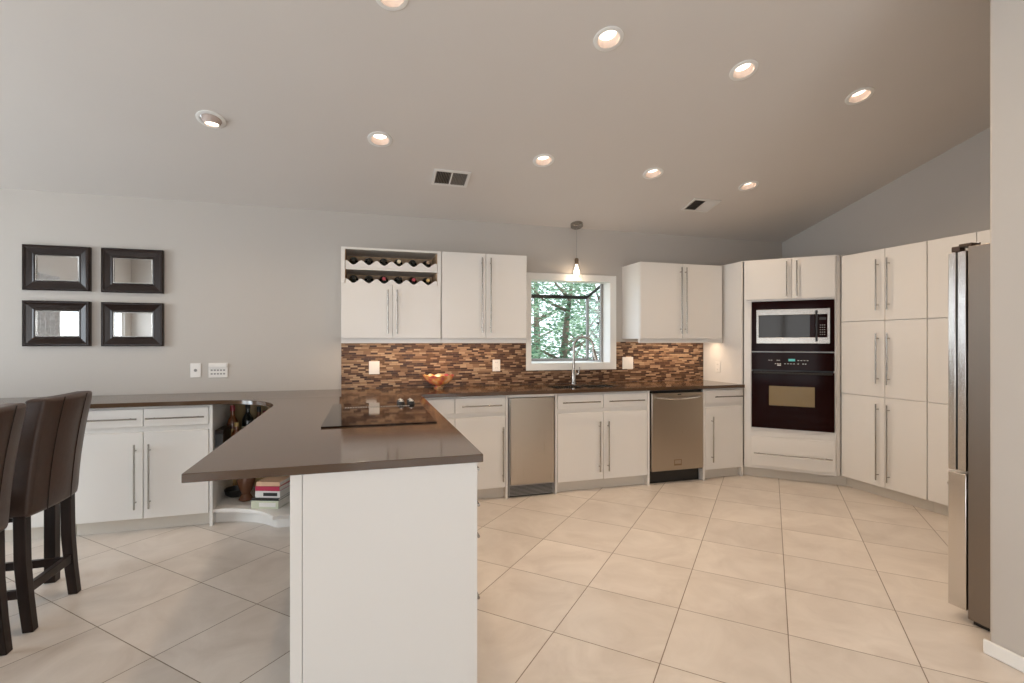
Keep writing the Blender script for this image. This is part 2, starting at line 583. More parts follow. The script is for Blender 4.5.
for xa in (x0, x1 - t):
    fr.box(xa, xa + t, GY - t, GY, z0 + 0.03, GZ - 0.012)                   # front posts
    fr.box(xa + 0.004, xa + t - 0.004, YB, GY - t, z0, z0 + 0.02)           # side bottom bars
    MB().tube([(xa + t / 2, YB, z1 - 0.015), (xa + t / 2, GY - t / 2, GZ + 0.01)], 0.016, 8).build('roof_bar', MAT['black'], gw)
    fr.box(xa, xa + t, YB - 0.01, YB + 0.012, z0, z1)                       # side bars at the wall
fr.build('frame', MAT['grey_plastic'], gw, smooth=False)
MB().box(x0 + t, x1 - t, GY - 0.040, GY - 0.0285, GZ - 0.018, GZ + 0.020).build('gasket', MAT['black'], gw)
MB().box(x0 + t, x1 - t, GY - 0.016, GY - 0.012, z0 + 0.03, GZ - 0.012).build('pane', MAT['pane'], gw, smooth=False)
pm = MB()
pm.slab(rect(x0 + t, x1 - t, 0, 1), [], 0, 0.004, lambda u, v, w: (u, YB + (GY - t - YB) * v, z1 - 0.012 + (GZ - z1 + 0.02) * v + w))
pm.build('roof_pane', MAT['pane'], gw, smooth=False)
for xa in (x0 + t / 2, x1 - t / 2):
    MB().slab([(YB + 0.01, z0 + 0.02), (GY - t, z0 + 0.02), (GY - t, GZ), (YB + 0.01, z1 - 0.03)], [], xa, xa + 0.004, lambda u, v, w: (w, u, v)).build('side_pane', MAT['pane'], gw, smooth=False)
MB().box(x1 - 0.055, x1 - 0.029, YB + 0.02, YB + 0.05, 1.53, 1.545).tube([(x1 - 0.04, YB + 0.035, 1.44), (x1 - 0.04, YB + 0.035, 1.62)], 0.004, 6).build('latch', MAT['black'], gw)

def plain_window(idx, f, u0, u1, v0, v1, n_mull, d0, d1):
    w = struct(bpy.data.objects.new('window_%d' % idx, None))
    COL.objects.link(w)
    b = 0.05
    k = n_mull + 1
    hs = []
    for i in range(k):
        a0 = u0 + (u1 - u0) * i / k + b
        a1 = u0 + (u1 - u0) * (i + 1) / k - b
        hs.append(rect(a0, a1, v0 + b, v1 - b))
    MB().slab(rect(u0, u1, v0, v1), hs, d0, d1, f).build('frame', MAT['trim'], w, smooth=False)
    dm = (d0 + d1) / 2
    MB().slab(rect(u0 + 0.03, u1 - 0.03, v0 + 0.03, v1 - 0.03), [], dm - 0.002, dm + 0.002, f).build('pane', MAT['pane'], w, smooth=False)
plain_window(2, lambda u, v, w: (w, u, v), -3.2, 0.2, 0.30, 2.35, 2, XL - 0.10, XL - 0.04)
plain_window(3, lambda u, v, w: (w, u, v), 1.9, 3.5, 0.30, 2.35, 1, XL - 0.10, XL - 0.04)
plain_window(4, lambda u, v, w: (u, w, v), -4.0, -1.8, 0.10, 2.30, 1, YR - 0.10, YR - 0.04)
plain_window(5, lambda u, v, w: (u, w, v), -0.3, 2.1, 0.10, 2.30, 1, YR - 0.10, YR - 0.04)

def curtain(y0, y1, label):
    m = MB()
    n = 60
    rows = []
    for i in range(n + 1):
        y = y0 + (y1 - y0) * i / n
        x = XL + 0.10 + 0.035 * math.sin(i * 0.9)
        rows.append((m.bm.verts.new((x, y, 0.06)), m.bm.verts.new((x, y, 2.40)), m.bm.verts.new((x + 0.006, y, 2.40)), m.bm.verts.new((x + 0.006, y, 0.06))))
    for a, b in zip(rows, rows[1:]):
        for j in range(4):
            m.bm.faces.new((a[j], a[(j + 1) % 4], b[(j + 1) % 4], b[j]))
    m.bm.faces.new(rows[0]); m.bm.faces.new(rows[-1][::-1])
    return tag(m.build('curtain', MAT['curtain']), label, 'curtain', 'curtains at the left wall window')
curtain(-1.95, -1.25, 'grey mottled curtain drawn halfway along the left wall window')
curtain(-0.62, 0.45, 'grey mottled curtain at the end of the left wall window nearer to the kitchen')

# ------------------------------------------------------------------ hardware
def bar_handle(parent, x, z, length, vertical, material=None, r=0.0058, off=0.032, y=0.0, posts=None):
    """bar pull standing off a front that faces -y; (x, z) is its centre"""
    m = MB()
    h = length / 2
    p = h - (0.045 if length > 0.2 else 0.03) if posts is None else posts
    yy = y - off
    if vertical:
        m.tube([(x, yy, z - h), (x, yy, z + h)], r, 10)
        for s in (-p, p): m.tube([(x, y, z + s), (x, yy, z + s)], r * 0.8, 8)
    else:
        m.tube([(x - h, yy, z), (x + h, yy, z)], r, 10)
        for s in (-p, p): m.tube([(x + s, y, z), (x + s, yy, z)], r * 0.8, 8)
    return m.build('handle', material or MAT['nickel'], parent)

def front(parent, name, a, b, c, d, handle=None, y=-0.02, th=0.019):
    """a door or drawer front from x a..b and z c..d, with its bar pull: ('v'|'h', x, z, length)"""
    o = MB().box(a, b, y, y + th, c, d).build(name, MAT['white'], parent, bevel=0.0018)
    if handle:
        k, hx, hz, hl = handle
        bar_handle(o, hx, hz, hl, k == 'v', y=y)
    return o

YF = 4.035                          # plane of the base fronts (door faces)
TOP = 0.8825                        # underside of the worktop
def base_cabinet(label, xa, xb, fronts, gable=None, hollow=False, group='white base cabinets along the back wall'):
    t = thing('base_cabinet', label, 'cabinet', (xa, YF + 0.02, 0), 0, group)
    w = xb - xa
    if hollow:
        MB().box(0, w, 0, 0.575, 0.10, 0.66).box(0, w, 0, 0.055, 0.66, TOP).box(0, w, 0.5, 0.575, 0.66, TOP).build('body', MAT['white'], t, bevel=0.001)
    else:
        MB().box(0, w, 0, 0.575, 0.10, TOP).build('body', MAT['white'], t, bevel=0.001)
    MB().box(0.001, w - 0.001, 0.045, 0.06, 0.0005, 0.099).build('toe_kick', MAT['toe'], t)
    for g0, g1 in gable or ():
        MB().box(g0 - xa, g1 - xa, -0.02, 0.575, 0.0005, TOP).build('end_panel', MAT['white'], t, bevel=0.001)
    for kind, a, b, c, d, h in fronts:
        if h: h = (h[0], h[1] - xa, h[2], h[3])
        front(t, kind, a - xa, b - xa, c, d, h)
    return t

DZ = (0.742, 0.866)                 # drawer fronts
PZ = (0.100, 0.704)                 # door fronts
g = 0.0025
def double_base(label, xa, xb, gable=None, hollow=False, mid=None, lo=None, hi=None):
    lo = xa if lo is None else lo
    hi = xb if hi is None else hi
    m = (lo + hi) / 2 if mid is None else mid
    f = [('drawer', lo + g, m - g, *DZ, ('h', (lo + m) / 2, 0.800, 0.36)),
         ('drawer', m + g, hi - g, *DZ, ('h', (m + hi) / 2, 0.800, 0.36)),
         ('door', lo + g, m - g, *PZ, ('v', m - 0.043, 0.398, 0.45)),
         ('door', m + g, hi - g, *PZ, ('v', m + 0.043, 0.398, 0.45))]
    return base_cabinet(label, xa, xb, f, gable, hollow)

double_base('white two door base cabinet under the mirrors, beside the open corner shelf', -1.925, -1.102, mid=-1.508)
double_base('white two door base cabinet at the far left, mostly hidden behind the brown stools', -2.752, -1.928)
double_base('white two door sink cabinet under the kitchen window', 1.576, 2.514, gable=[(1.576, 1.593), (2.492, 2.514)], hollow=True, mid=2.040, lo=1.595, hi=2.490)
base_cabinet('white cabinet in the inside corner left of the narrow stainless cooler', 0.445, 1.144,
             [('drawer', 0.445 + g, 0.690 - g, *DZ, None), ('door', 0.445 + g, 0.690 - g, *PZ, None),
              ('drawer', 0.690 + g, 1.122, *DZ, ('h', 0.915, 0.800, 0.34)), ('door', 0.690 + g, 1.122, *PZ, ('v', 1.098, 0.385, 0.46))],
             gable=[(1.125, 1.144)])
base_cabinet('white narrow one door cabinet right of the dishwasher, ending at the oven tower', 3.098, 3.562,
             [('drawer', 3.123, 3.555, *DZ, ('h', 3.372, 0.803, 0.32)), ('door', 3.123, 3.555, *PZ, ('v', 3.193, 0.395, 0.44))],
             gable=[(3.098, 3.120)])

# ------------------------------------------------------------------ worktop: one continuous slab
arc = [(-1.08 + 0.48 * math.cos(a), 3.53 + 0.48 * math.sin(a)) for a in [R(90) * k / 16 for k in range(17)]]
SINK = rect(1.63, 2.29, 4.135, 4.475)
poly = [(-3.6, 4.636), (-3.6, 4.01)] + arc[::-1] + [(-0.573, 1.812), (0.418, 1.812), (0.408, 4.01), (3.562, 4.01), (3.562, 4.636)]
ct = MB().prism(poly, 0.884, 0.914, [SINK]).build('countertop', MAT['quartz'], bevel=0.0025)
tag(ct, 'dark brown polished stone countertop running along the back wall and out over the peninsula', 'countertop')

# ------------------------------------------------------------------ mosaic backsplash
bs = MB().slab([(-0.226, 0.915), (3.562, 0.915), (3.562, 1.335), (2.4915, 1.335), (2.4915, 1.0485), (1.5015, 1.0485), (1.5015, 1.335), (-0.226, 1.335)], [],
               YW - 0.012, YW - 0.0005, lambda u, v, w: (u, w, v)).build('backsplash', MAT['mosaic'], smooth=False)
tag(bs, 'brown and tan mosaic tile backsplash between the countertop and the wall cabinets', 'backsplash')

# ------------------------------------------------------------------ peninsula cabinet
pen = thing('peninsula_cabinet', 'white peninsula cabinet with a plain end panel under the brown stone overhang', 'cabinet', (0, 1.835, 0))
PXL, PXR = -0.256, 0.400
MB().box(PXL + 0.012, PXR - 0.022, 0.021, 2.10, 0.10, TOP).build('body', MAT['white'], pen, bevel=0.001)
MB().box(-0.216, PXR, 0, 0.02, 0.0005, TOP).build('end_panel', MAT['white'], pen, bevel=0.0015)
MB().box(PXL, -0.2175, 0.0, 0.02, 0.0005, TOP).build('corner_post', MAT['white'], pen, bevel=0.0015)
MB().box(PXL, PXL + 0.0115, 0.0205, 1.92, 0.0005, TOP).build('back_panel', MAT['white'], pen)
MB().box(PXL + 0.05, PXR - 0.09, 0.021, 2.10, 0.0005, 0.099).build('toe_kick', MAT['toe'], pen)
zs = [(0.770, 0.868), (0.620, 0.766), (0.460, 0.616), (0.110, 0.456)]
hz = [0.832, 0.690, 0.565, 0.322]
for ya, yb in ((0.026, 0.93), (0.935, 2.08)):
    for (za, zb), zh in zip(zs, hz):
        d = MB().box(PXR - 0.021, PXR - 0.002, ya, yb, za, zb).build('drawer', MAT['white'], pen, bevel=0.0018)
        m = MB()
        m.tube([(PXR + 0.022, ya + 0.05, zh), (PXR + 0.022, yb - 0.05, zh)], 0.0058, 10)
        for yy in (ya + 0.12, yb - 0.12):
            m.tube([(PXR - 0.002, yy, zh), (PXR + 0.022, yy, zh)], 0.0048, 8)
        m.build('handle', MAT['nickel'], d)

# ------------------------------------------------------------------ open corner shelf
shf = thing('corner_shelf', 'open white corner shelf with curved boards below the countertop bend', 'shelf', (0, 0, 0))
arc2 = [(-1.078 + 0.487 * math.cos(a), 3.558 + 0.487 * math.sin(a)) for a in [R(25) + R(65) * k / 14 for k in range(15)]]
plan = arc2[::-1] + [(-0.600, 3.772), (-0.260, 3.785), (-0.260, 4.588), (-1.078, 4.588)]
arc3 = [(-1.078 + 0.535 * math.cos(a), 3.575 + 0.535 * math.sin(a)) for a in [R(36) + R(54) * k / 14 for k in range(15)]]
plan_toe = arc3[::-1] + [(-0.615, 3.868), (-0.260, 3.880), (-0.260, 4.588), (-1.078, 4.588)]
MB().prism(plan, 0.092, 0.118).build('shelf_board', MAT['white'], shf, bevel=0.003)
MB().prism(plan, 0.492, 0.512).build('shelf_board', MAT['white'], shf, bevel=0.003)
MB().prism(plan_toe, 0.0005, 0.0915).build('plinth', MAT['white'], shf)
MB().box(-1.0985, -1.0785, 4.035, 4.60, 0.0005, TOP).build('side_panel', MAT['white'], shf, bevel=0.001)
MB().box(-1.078, -0.257, 4.589, 4.604, 0.0005, TOP).build('back_panel', MAT['shelf_tan'], shf)

def bottle(label, x, y, z, h, r, glass, lab=None, cap=None, group='bottles in the open corner shelf'):
    t = thing('bottle', label, 'bottle', (x, y, z), 0, group)
    nr = r * 0.36
    MB().lathe([(0, 0.001), (r * 0.9, 0.0), (r, 0.006), (r, h * 0.55), (r * 0.92, h * 0.62), (nr * 1.15, h * 0.74), (nr, h * 0.80), (nr, h * 0.965), (0, h * 0.966)], 24).build('glass', glass, t)
    if lab:
        MB().lathe([(r + 0.0004, h * 0.14), (r + 0.0010, h * 0.14), (r + 0.0010, h * 0.45), (r + 0.0004, h * 0.45)], 24).build('paper_label', lab, t)
    if cap:
        MB().lathe([(nr + 0.0005, h * 0.86), (nr + 0.0025, h * 0.86), (nr + 0.0025, h), (0, h)], 16).build('cap', cap, t)
    return t
bottle('amber red bottle with a slim neck, leftmost bottle in the corner shelf', -1.02, 4.34, 0.512, 0.325, 0.040, MAT['amber'], MAT['gold'], MAT['red'])
bottle('dark bottle with a cream neck band, second bottle in the corner shelf', -0.925, 4.40, 0.512, 0.335, 0.044, MAT['winedark'], MAT['cream'], MAT['black'])
bottle('short gold labelled bottle standing in front of the others in the corner shelf', -0.965, 4.22, 0.512, 0.205, 0.036, MAT['amber'], MAT['gold'], MAT['gold'])
bottle('reddish bottle farthest right in the corner shelf', -0.79, 4.36, 0.512, 0.27, 0.040, MAT['amber'], MAT['red'], MAT['red'])
bottle('small brown bottle in the back of the corner shelf', -0.86, 4.48, 0.512, 0.29, 0.038, MAT['terracotta'], MAT['cream'], MAT['black'])

bx = thing('storage_box', 'dark upright box against the left side of the corner shelf', 'box', (-1.045, 4.18, 0.512))
MB().box(-0.026, 0.026, -0.11, 0.11, 0.0005, 0.150).build('body', MAT['bookblack'], bx, bevel=0.003)
MB().box(-0.028, 0.028, -0.112, 0.112, 0.1505, 0.176).build('lid', MAT['darkwood'], bx, bevel=0.003)

vs = thing('vase', 'brown ceramic vase on the bottom board of the corner shelf beside the books', 'vase', (-0.90, 4.22, 0.118))
MB().lathe([(0, 0.001), (0.045, 0), (0.052, 0.01), (0.030, 0.05), (0.055, 0.11), (0.066, 0.16), (0.050, 0.215), (0.036, 0.24), (0.042, 0.26), (0.036, 0.258), (0.030, 0.24), (0.040, 0.2), (0, 0.19)], 28).build('body', MAT['terracotta'], vs)
db = MB().lathe([(0, 0.004), (0.05, 0.0), (0.075, 0.02), (0.085, 0.06), (0.079, 0.06), (0.068, 0.022), (0, 0.012)], 28).build('dish', MAT['black'])
db.location = (-1.00, 4.36, 0.118)
tag(db, 'low black dish at the left back of the bottom board of the corner shelf', 'dish')

def book(label, cover, w, d, h, z, dx=0.0, rz=R(-20), band=None):
    c = Vector((-0.668, 4.085, 0))
    t = thing('book', label, 'book', (c.x + dx, c.y, z), rz, 'stack of books in the corner shelf')
    MB().box(-w / 2 + 0.004, w / 2 - 0.002, -d / 2 + 0.002, d / 2 - 0.003, 0.003, h - 0.003).build('pages', MAT['paper'], t)
    m = MB()
    m.box(-w / 2, w / 2, -d / 2 - 0.001, d / 2, 0.0003, 0.0028)
    m.box(-w / 2, w / 2, -d / 2 - 0.001, d / 2, h - 0.0028, h - 0.0003)
    m.box(-w / 2, w / 2, -d / 2 - 0.002, -d / 2 + 0.0015, 0.0003, h - 0.0003)
    m.build('cover', cover, t, smooth=False)
    if band:
        MB().box(-w / 2 + 0.06, w / 2 - 0.02, -d / 2 - 0.0028, -d / 2 - 0.0021, h * 0.25, h * 0.75).build('spine_print', band, t)
z = 0.1182
for lab, cov, w, d, h, dx, rz, band in (
        ('thick pale green book at the bottom of the stack in the corner shelf', MAT['bookgreen'], 0.205, 0.27, 0.058, -0.006, R(-20), MAT['bookwhite']),
        ('thin black book second from the bottom of the stack in the corner shelf', MAT['bookblack'], 0.205, 0.27, 0.018, -0.004, R(-20), None),
        ('white book with dark print in the middle of the stack in the corner shelf', MAT['bookwhite'], 0.185, 0.25, 0.048, 0.006, R(-19), MAT['bookblack']),
        ('crimson book second from the top of the stack in the corner shelf', MAT['bookred'], 0.185, 0.25, 0.034, 0.008, R(-21), None),
        ('orange and cream book on top of the stack in the corner shelf', MAT['bookcream'], 0.175, 0.24, 0.030, 0.004, R(-18), None)):
    book(lab, cov, w, d, h, z, dx, rz, band)
    z += h + 0.0003

# ------------------------------------------------------------------ narrow stainless cooler and dishwasher
ice = thing('beverage_cooler', 'narrow stainless undercounter cooler with a black grille left of the sink cabinet', 'cooler', (1.146, YF, 0))
MB().box(0.003, 0.425, 0.0, 0.024, 0.859, 0.8825).build('top_filler', MAT['white'], ice, bevel=0.001)
MB().box(0.004, 0.424, 0.025, 0.58, 0.105, 0.872).build('body', MAT['black'], ice)
MB().box(0.020, 0.418, -0.012, 0.024, 0.114, 0.856).build('door', MAT['steel'], ice, bevel=0.004)
MB().box(0.005, 0.018, -0.006, 0.024, 0.114, 0.856).tube([(0.012, -0.014, 0.20), (0.012, -0.014, 0.80)], 0.005, 8).build('hinge_strip', MAT['grey_plastic'], ice)
gr = MB()
for k in range(8):
    gr.box(0.018, 0.41, 0.012, 0.022, 0.016 + k * 0.0115, 0.0205 + k * 0.0115)
gr.box(0.008, 0.018, 0.010, 0.024, 0.012, 0.108).box(0.41, 0.42, 0.010, 0.024, 0.012, 0.108)
gr.box(0.018, 0.41, 0.010, 0.024, 0.102, 0.108)
gr.build('grille', MAT['grey_plastic'], ice, smooth=False)
MB().box(0.01, 0.42, 0.03, 0.05, 0.0005, 0.104).build('base', MAT['black'], ice)

dw = thing('dishwasher', 'stainless dishwasher with a bowed bar handle between the sink cabinet and narrow cabinet', 'dishwasher', (2.516, YF, 0))
MB().box(0.006, 0.576, 0.03, 0.58, 0.125, 0.876).build('body', MAT['black'], dw)
MB().box(0.010, 0.572, -0.018, 0.029, 0.128, 0.856).build('door', MAT['steel'], dw, bevel=0.005, seg=3)
hp = [(0.055, -0.019, 0.808)] + [(0.055 + 0.462 * k / 12, -0.040 - 0.030 * math.sin(PI * k / 12), 0.816 - 0.012 * math.sin(PI * k / 12)) for k in range(13)] + [(0.517, -0.019, 0.808)]
MB().tube(hp, 0.0105, 12).build('handle', MAT['chrome'], dw)
MB().box(0.285, 0.325, -0.0195, -0.0185, 0.834, 0.843).build('latch', MAT['black'], dw)
bd = MB().slab(rect(0.248, 0.328, 0.172, 0.228), [rect(0.253, 0.323, 0.186, 0.222)], -0.0205, -0.0185, lambda u, v, w: (u, w, v)).build('badge', MAT['bronze'], dw, smooth=False)
MB().box(0.012, 0.57, 0.055, 0.075, 0.0005, 0.124).build('toe_kick', MAT['black'], dw)

# ------------------------------------------------------------------ wall cabinets
UF, UB, UT = 4.29, 1.366, 2.122
def wall_cabinet(label, xa, xb, fronts, z0=1.366):
    t = thing('wall_cabinet', label, 'cabinet', (xa, UF + 0.02, 0), 0, 'white wall cabinets')
    w = xb - xa
    if z0 is not None:
        MB().box(0, w, 0, YW - UF - 0.022, z0, UT).build('body', MAT['white'], t, bevel=0.001)
    MB().box(0.0, w, -0.004, 0.012, 1.324, 1.3655).build('light_rail', MAT['white'], t, bevel=0.001)
    for kind, a, b, c, d, h in fronts:
        if h: h = (h[0], h[1] - xa, h[2], h[3])
        front(t, kind, a - xa, b - xa, c, d, h)
    return t
wall_cabinet('white two door wall cabinet left of the kitchen window, beside the wine rack', 0.616, 1.398,
             [('door', 0.620, 1.011, UB, UT, ('v', 0.975, 1.750, 0.665)), ('door', 1.015, 1.396, UB, UT, ('v', 1.054, 1.750, 0.665))])
wall_cabinet('white two door wall cabinet right of the kitchen window', 2.566, 3.540,
             [('door', 2.570, 3.050, UB, UT, ('v', 3.021, 1.750, 0.665)), ('door', 3.054, 3.520, UB, UT, ('v', 3.078, 1.750, 0.665))])
# wine rack cabinet
wr = wall_cabinet('white wall cabinet with an open two row wine rack above its doors', -0.211, 0.613,
                  [('door', -0.207, 0.199, UB, 1.823, ('v', 0.163, 1.590, 0.37)), ('door', 0.203, 0.609, UB, 1.823, ('v', 0.239, 1.590, 0.37))], z0=None)
w_ = 0.824
D_ = YW - UF - 0.022
MB().box(0, w_, 0, D_, 1.366, 1.822).build('body', MAT['white'], wr, bevel=0.001)
m = MB()
m.box(0, 0.030, -0.02, D_, 1.8235, UT).box(w_ - 0.030, w_, -0.02, D_, 1.8235, UT).box(0.030, w_ - 0.030, -0.02, D_, UT - 0.018, UT)
m.build('rack_frame', MAT['white'], wr, bevel=0.001)
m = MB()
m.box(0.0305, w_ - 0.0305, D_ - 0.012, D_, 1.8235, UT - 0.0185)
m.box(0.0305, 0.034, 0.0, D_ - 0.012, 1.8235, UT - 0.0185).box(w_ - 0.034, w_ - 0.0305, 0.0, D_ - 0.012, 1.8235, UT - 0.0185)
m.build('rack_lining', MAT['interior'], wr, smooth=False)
MB().box(0.0345, w_ - 0.0345, -0.012, D_ - 0.013, 1.938, 1.956).build('rack_shelf', MAT['white'], wr)
BX = [-0.114 + 0.1234 * k for k in range(6)]
RZ = (2.020, 1.868)
for zc, zb in ((RZ[0], 1.9565), (RZ[1], 1.8235)):
    for ya in (-0.016, 0.19):
        top = []
        for k in range(97):
            x = 0.0345 + (w_ - 0.069) * k / 96
            ph = (x - 0.211 - BX[0]) / 0.1234
            cwave = 0.5 + 0.5 * math.cos(2 * PI * ph)       # 1 under a bottle
            top.append((x, zc - 0.006 - 0.036 * cwave ** 0.9))
        MB().slab([(0.0345, zb), (w_ - 0.0345, zb)] + top[::-1], [], ya, ya + 0.014, lambda u, v, w: (u, w, v)).build('scalloped_rail', MAT['white'], wr)

names = ['leftmost', 'second from the left', 'third from the left', 'third from the right', 'second from the right', 'rightmost']
caps = [['winedark'] * 3 + ['cream', 'winedark', 'bronze'], ['winedark', 'winedark', 'red', 'winedark', 'red', 'gold']]
capn = [['dark'] * 3 + ['cream capped', 'dark', 'bronze capped'], ['dark', 'dark', 'red capped', 'dark', 'red capped', 'gold capped']]
proto = None
for row, zc in enumerate(RZ):
    for k in range(6):
        lab = '%s wine bottle, %s in the %s row of the wine rack' % (capn[row][k], names[k], ('upper', 'lower')[row])
        loc = (BX[k], UF + 0.012, zc + 0.0015)
        t = thing('wine_bottle', lab, 'bottle', loc, 0, 'wine bottles in the rack')
        mt = Matrix.Rotation(R(-90), 4, 'X')
        if proto is None:
            a = MB().lathe([(0, 0.0105), (0.0135, 0.0105), (0.0138, 0.040), (0.0150, 0.055), (0.028, 0.085), (0.0375, 0.115), (0.0385, 0.13), (0.0385, 0.292), (0.034, 0.30), (0, 0.296)], 24, mt).build('glass', MAT['winedark'], t)
            c = MB().lathe([(0, 0.0), (0.0148, 0.0), (0.0155, 0.002), (0.0155, 0.036), (0.0142, 0.036)], 20, mt).build('capsule', MAT['winedark'], t)
            proto = (a, c)
        else:
            for src in proto:
                q = src.copy()
                COL.objects.link(q)
                q.parent = t
                if src is proto[1]:
                    q.data = src.data.copy()
                    q.data.materials[0] = MAT[caps[row][k]]
            continue

# ------------------------------------------------------------------ oven tower on the diagonal
OA = Vector((3.593, 4.057, 0))
ORZ = R(-43.79)
OW = 0.770
ov = thing('oven_cabinet', 'white diagonal tower cabinet holding the microwave and the black oven', 'cabinet', OA, ORZ)
m = MB()
m.box(0.0, 0.066, 0.0, 0.02, 0.095, 2.126).box(0.758, OW, 0.0, 0.02, 0.095, 2.126)      # stiles
m.box(0.066, 0.758, 0.0, 0.02, 0.095, 0.497).box(0.066, 0.758, 0.0, 0.02, 1.730, 2.126)   # rails
m.box(0.066, 0.758, 0.0, 0.02, 1.2335, 1.2425)
m.box(0.0, 0.018, 0.02, 0.50, 0.095, 2.11).box(0.752, OW, 0.02, 0.50, 0.095, 2.11)
m.build('face_frame', MAT['white'], ov, bevel=0.001)
MB().box(0.02, 0.75, 0.02, 0.48, 0.45, 0.4955).box(0.02, 0.75, 0.02, 0.48, 1.2345, 1.2415).build('shelf', MAT['white'], ov)
MB().box(0.02, 0.75, 0.485, 0.50, 0.10, 2.11).build('back_panel', MAT['white'], ov)
MB().slab([(3.578, 4.640), (3.578, 4.050), (3.588, 4.046), (4.149, 3.512), (4.195, 3.5185), (4.648, 3.5185), (4.648, 4.640)], [], 2.1265, 2.1375, lambda u, v, w: (u, v, w)).build('top_board', MAT['white'], ov, world=True, smooth=False)
MB().box(3.565, 3.583, 4.058, 4.640, 0.0005, 2.126).build('side_panel', MAT['white'], ov, world=True, bevel=0.001)
MB().prism([(3.584, 4.10), (3.62, 4.10), (4.2605, 3.515), (4.2605, 3.519), (4.274, 3.519), (4.274, 3.523), (3.63, 4.115), (3.584, 4.115)], 0.0005, 0.094).build('toe_kick', MAT['toe'], ov, world=True, smooth=False)
MB().prism([(4.1505, 3.5235), (4.193, 3.520), (4.205, 3.524), (4.160, 3.54)], 0.095, 2.126).build('filler_strip', MAT['white'], ov, world=True, smooth=False)
front(ov, 'door', 0.013, 0.409, 1.748, 2.124, ('v', 0.369, 1.936, 0.335))
front(ov, 'door', 0.413, 0.761, 1.748, 2.124, ('v', 0.453, 1.936, 0.335))
front(ov, 'drawer', 0.063, 0.761, 0.126, 0.412, ('h', 0.413, 0.250, 0.65))

mw = thing('microwave', 'stainless framed microwave built into the tower above the black oven', 'microwave', OA, ORZ)
MB().slab(rect(0.069, 0.756, 1.244, 1.728), [rect(0.108, 0.722, 1.316, 1.650)], -0.012, -0.001, lambda u, v, w: (u, w, v)).build('trim_frame', MAT['oven_glass'], mw, bevel=0.002)
MB().box(0.080, 0.745, 0.022, 0.42, 1.25, 1.72).build('body', MAT['black'], mw)
MB().slab(rect(0.110, 0.720, 1.318, 1.648), [rect(0.132, 0.699, 1.378, 1.592)], -0.030, 0.0, lambda u, v, w: (u, w, v)).build('door_frame', MAT['nickel'], mw, bevel=0.003)
MB().box(0.133, 0.560, -0.022, -0.003, 1.379, 1.591).build('door_glass', MAT['mw_glass'], mw)
cp = MB().box(0.561, 0.698, -0.022, -0.003, 1.379, 1.591).build('control_panel', MAT['oven_glass'], mw)
m = MB()
for r_ in range(5):
    for c_ in range(3):
        m.box(0.640 + c_ * 0.016, 0.650 + c_ * 0.016, -0.0232, -0.0222, 1.400 + r_ * 0.022, 1.408 + r_ * 0.022)
m.build('buttons', MAT['grey_plastic'], cp, smooth=False)
MB().box(0.635, 0.690, -0.0232, -0.0222, 1.540, 1.565).build('display', MAT['black'], cp)
m = MB()
m.tube([(0.612, -0.056, 1.340), (0.612, -0.056, 1.628)], 0.009, 12)
for zz in (1.348, 1.620): m.tube([(0.612, -0.030, zz), (0.612, -0.056, zz)], 0.008, 10)
m.build('handle', MAT['black'], mw)

wo = thing('wall_oven', 'black glass wall oven with a small window built in below the microwave', 'oven', OA, ORZ)
MB().box(0.072, 0.752, 0.022, 0.46, 0.50, 1.228).build('body', MAT['black'], wo)
cp = MB().box(0.069, 0.754, -0.018, -0.001, 1.064, 1.231).build('control_panel', MAT['oven_glass'], wo, bevel=0.002)
dr = MB().slab(rect(0.069, 0.754, 0.499, 1.048), [rect(0.220, 0.600, 0.722, 0.910)], -0.030, -0.001, lambda u, v, w: (u, w, v)).build('door', MAT['oven_glass'], wo, bevel=0.003)
MB().box(0.2205, 0.5995, -0.028, -0.010, 0.7225, 0.9095).build('window', MAT['oven_window'], dr)
m = MB()
m.tube([(0.085, -0.050, 1.036), (0.738, -0.050, 1.036)], 0.010, 10)
for xx in (0.11, 0.713): m.tube([(xx, -0.030, 1.036), (xx, -0.050, 1.036)], 0.009, 8)
m.build('handle', MAT['black'], dr)
MB().box(0.385, 0.440, -0.0192, -0.0182, 1.150, 1.172).build('display', MAT['display'], cp)
m = MB()
for xx in (0.215, 0.235, 0.285, 0.300, 0.460, 0.485, 0.510, 0.535):
    m.box(xx, xx + 0.014, -0.0190, -0.0182, 1.155, 1.160)
for xx in (0.270, 0.290, 0.310, 0.350, 0.375, 0.400, 0.425, 0.460, 0.500, 0.520):
    m.box(xx, xx + 0.012, -0.0190, -0.0182, 1.122, 1.128)
m.box(0.290, 0.322, -0.0190, -0.0182, 1.106, 1.116)
m.build('buttons', MAT['mark'], cp, smooth=False)

# ------------------------------------------------------------------ pantry wall (faces -x)
PX = 4.195
ROWS = [(0.100, 0.862), (0.866, 1.514), (1.520, 2.124)]
HZ = [(0.480, 0.65), (1.192, 0.435), (1.824, 0.435)]
def pantry(label, y0, ym, y1):
    t = thing('pantry_cabinet', label, 'cabinet', (PX + 0.02, y0, 0), R(-90), 'white pantry cabinets on the right wall')
    w = y0 - y1
    MB().box(0, w, 0, XR - PX - 0.022, 0.098, 2.128).build('body', MAT['white'], t, bevel=0.001)
    MB().box(0.0, w, 0.045, 0.06, 0.0005, 0.097).build('toe_kick', MAT['toe'], t)
    mid = y0 - ym
    for (a, b), (h, hl) in zip(ROWS, HZ):
        front(t, 'door', 0.003, mid - 0.002, a, b, ('v', mid - 0.055, h, hl))
        front(t, 'door', mid + 0.002, w - 0.002, a, b, ('v', mid + 0.038, h, hl))
    return t
pantry('tall white six door pantry cabinet next to the oven tower', 3.514, 3.112, 2.786)
pantry('tall white pantry cabinet partly hidden behind the stainless refrigerator', 2.784, 2.458, 2.132)

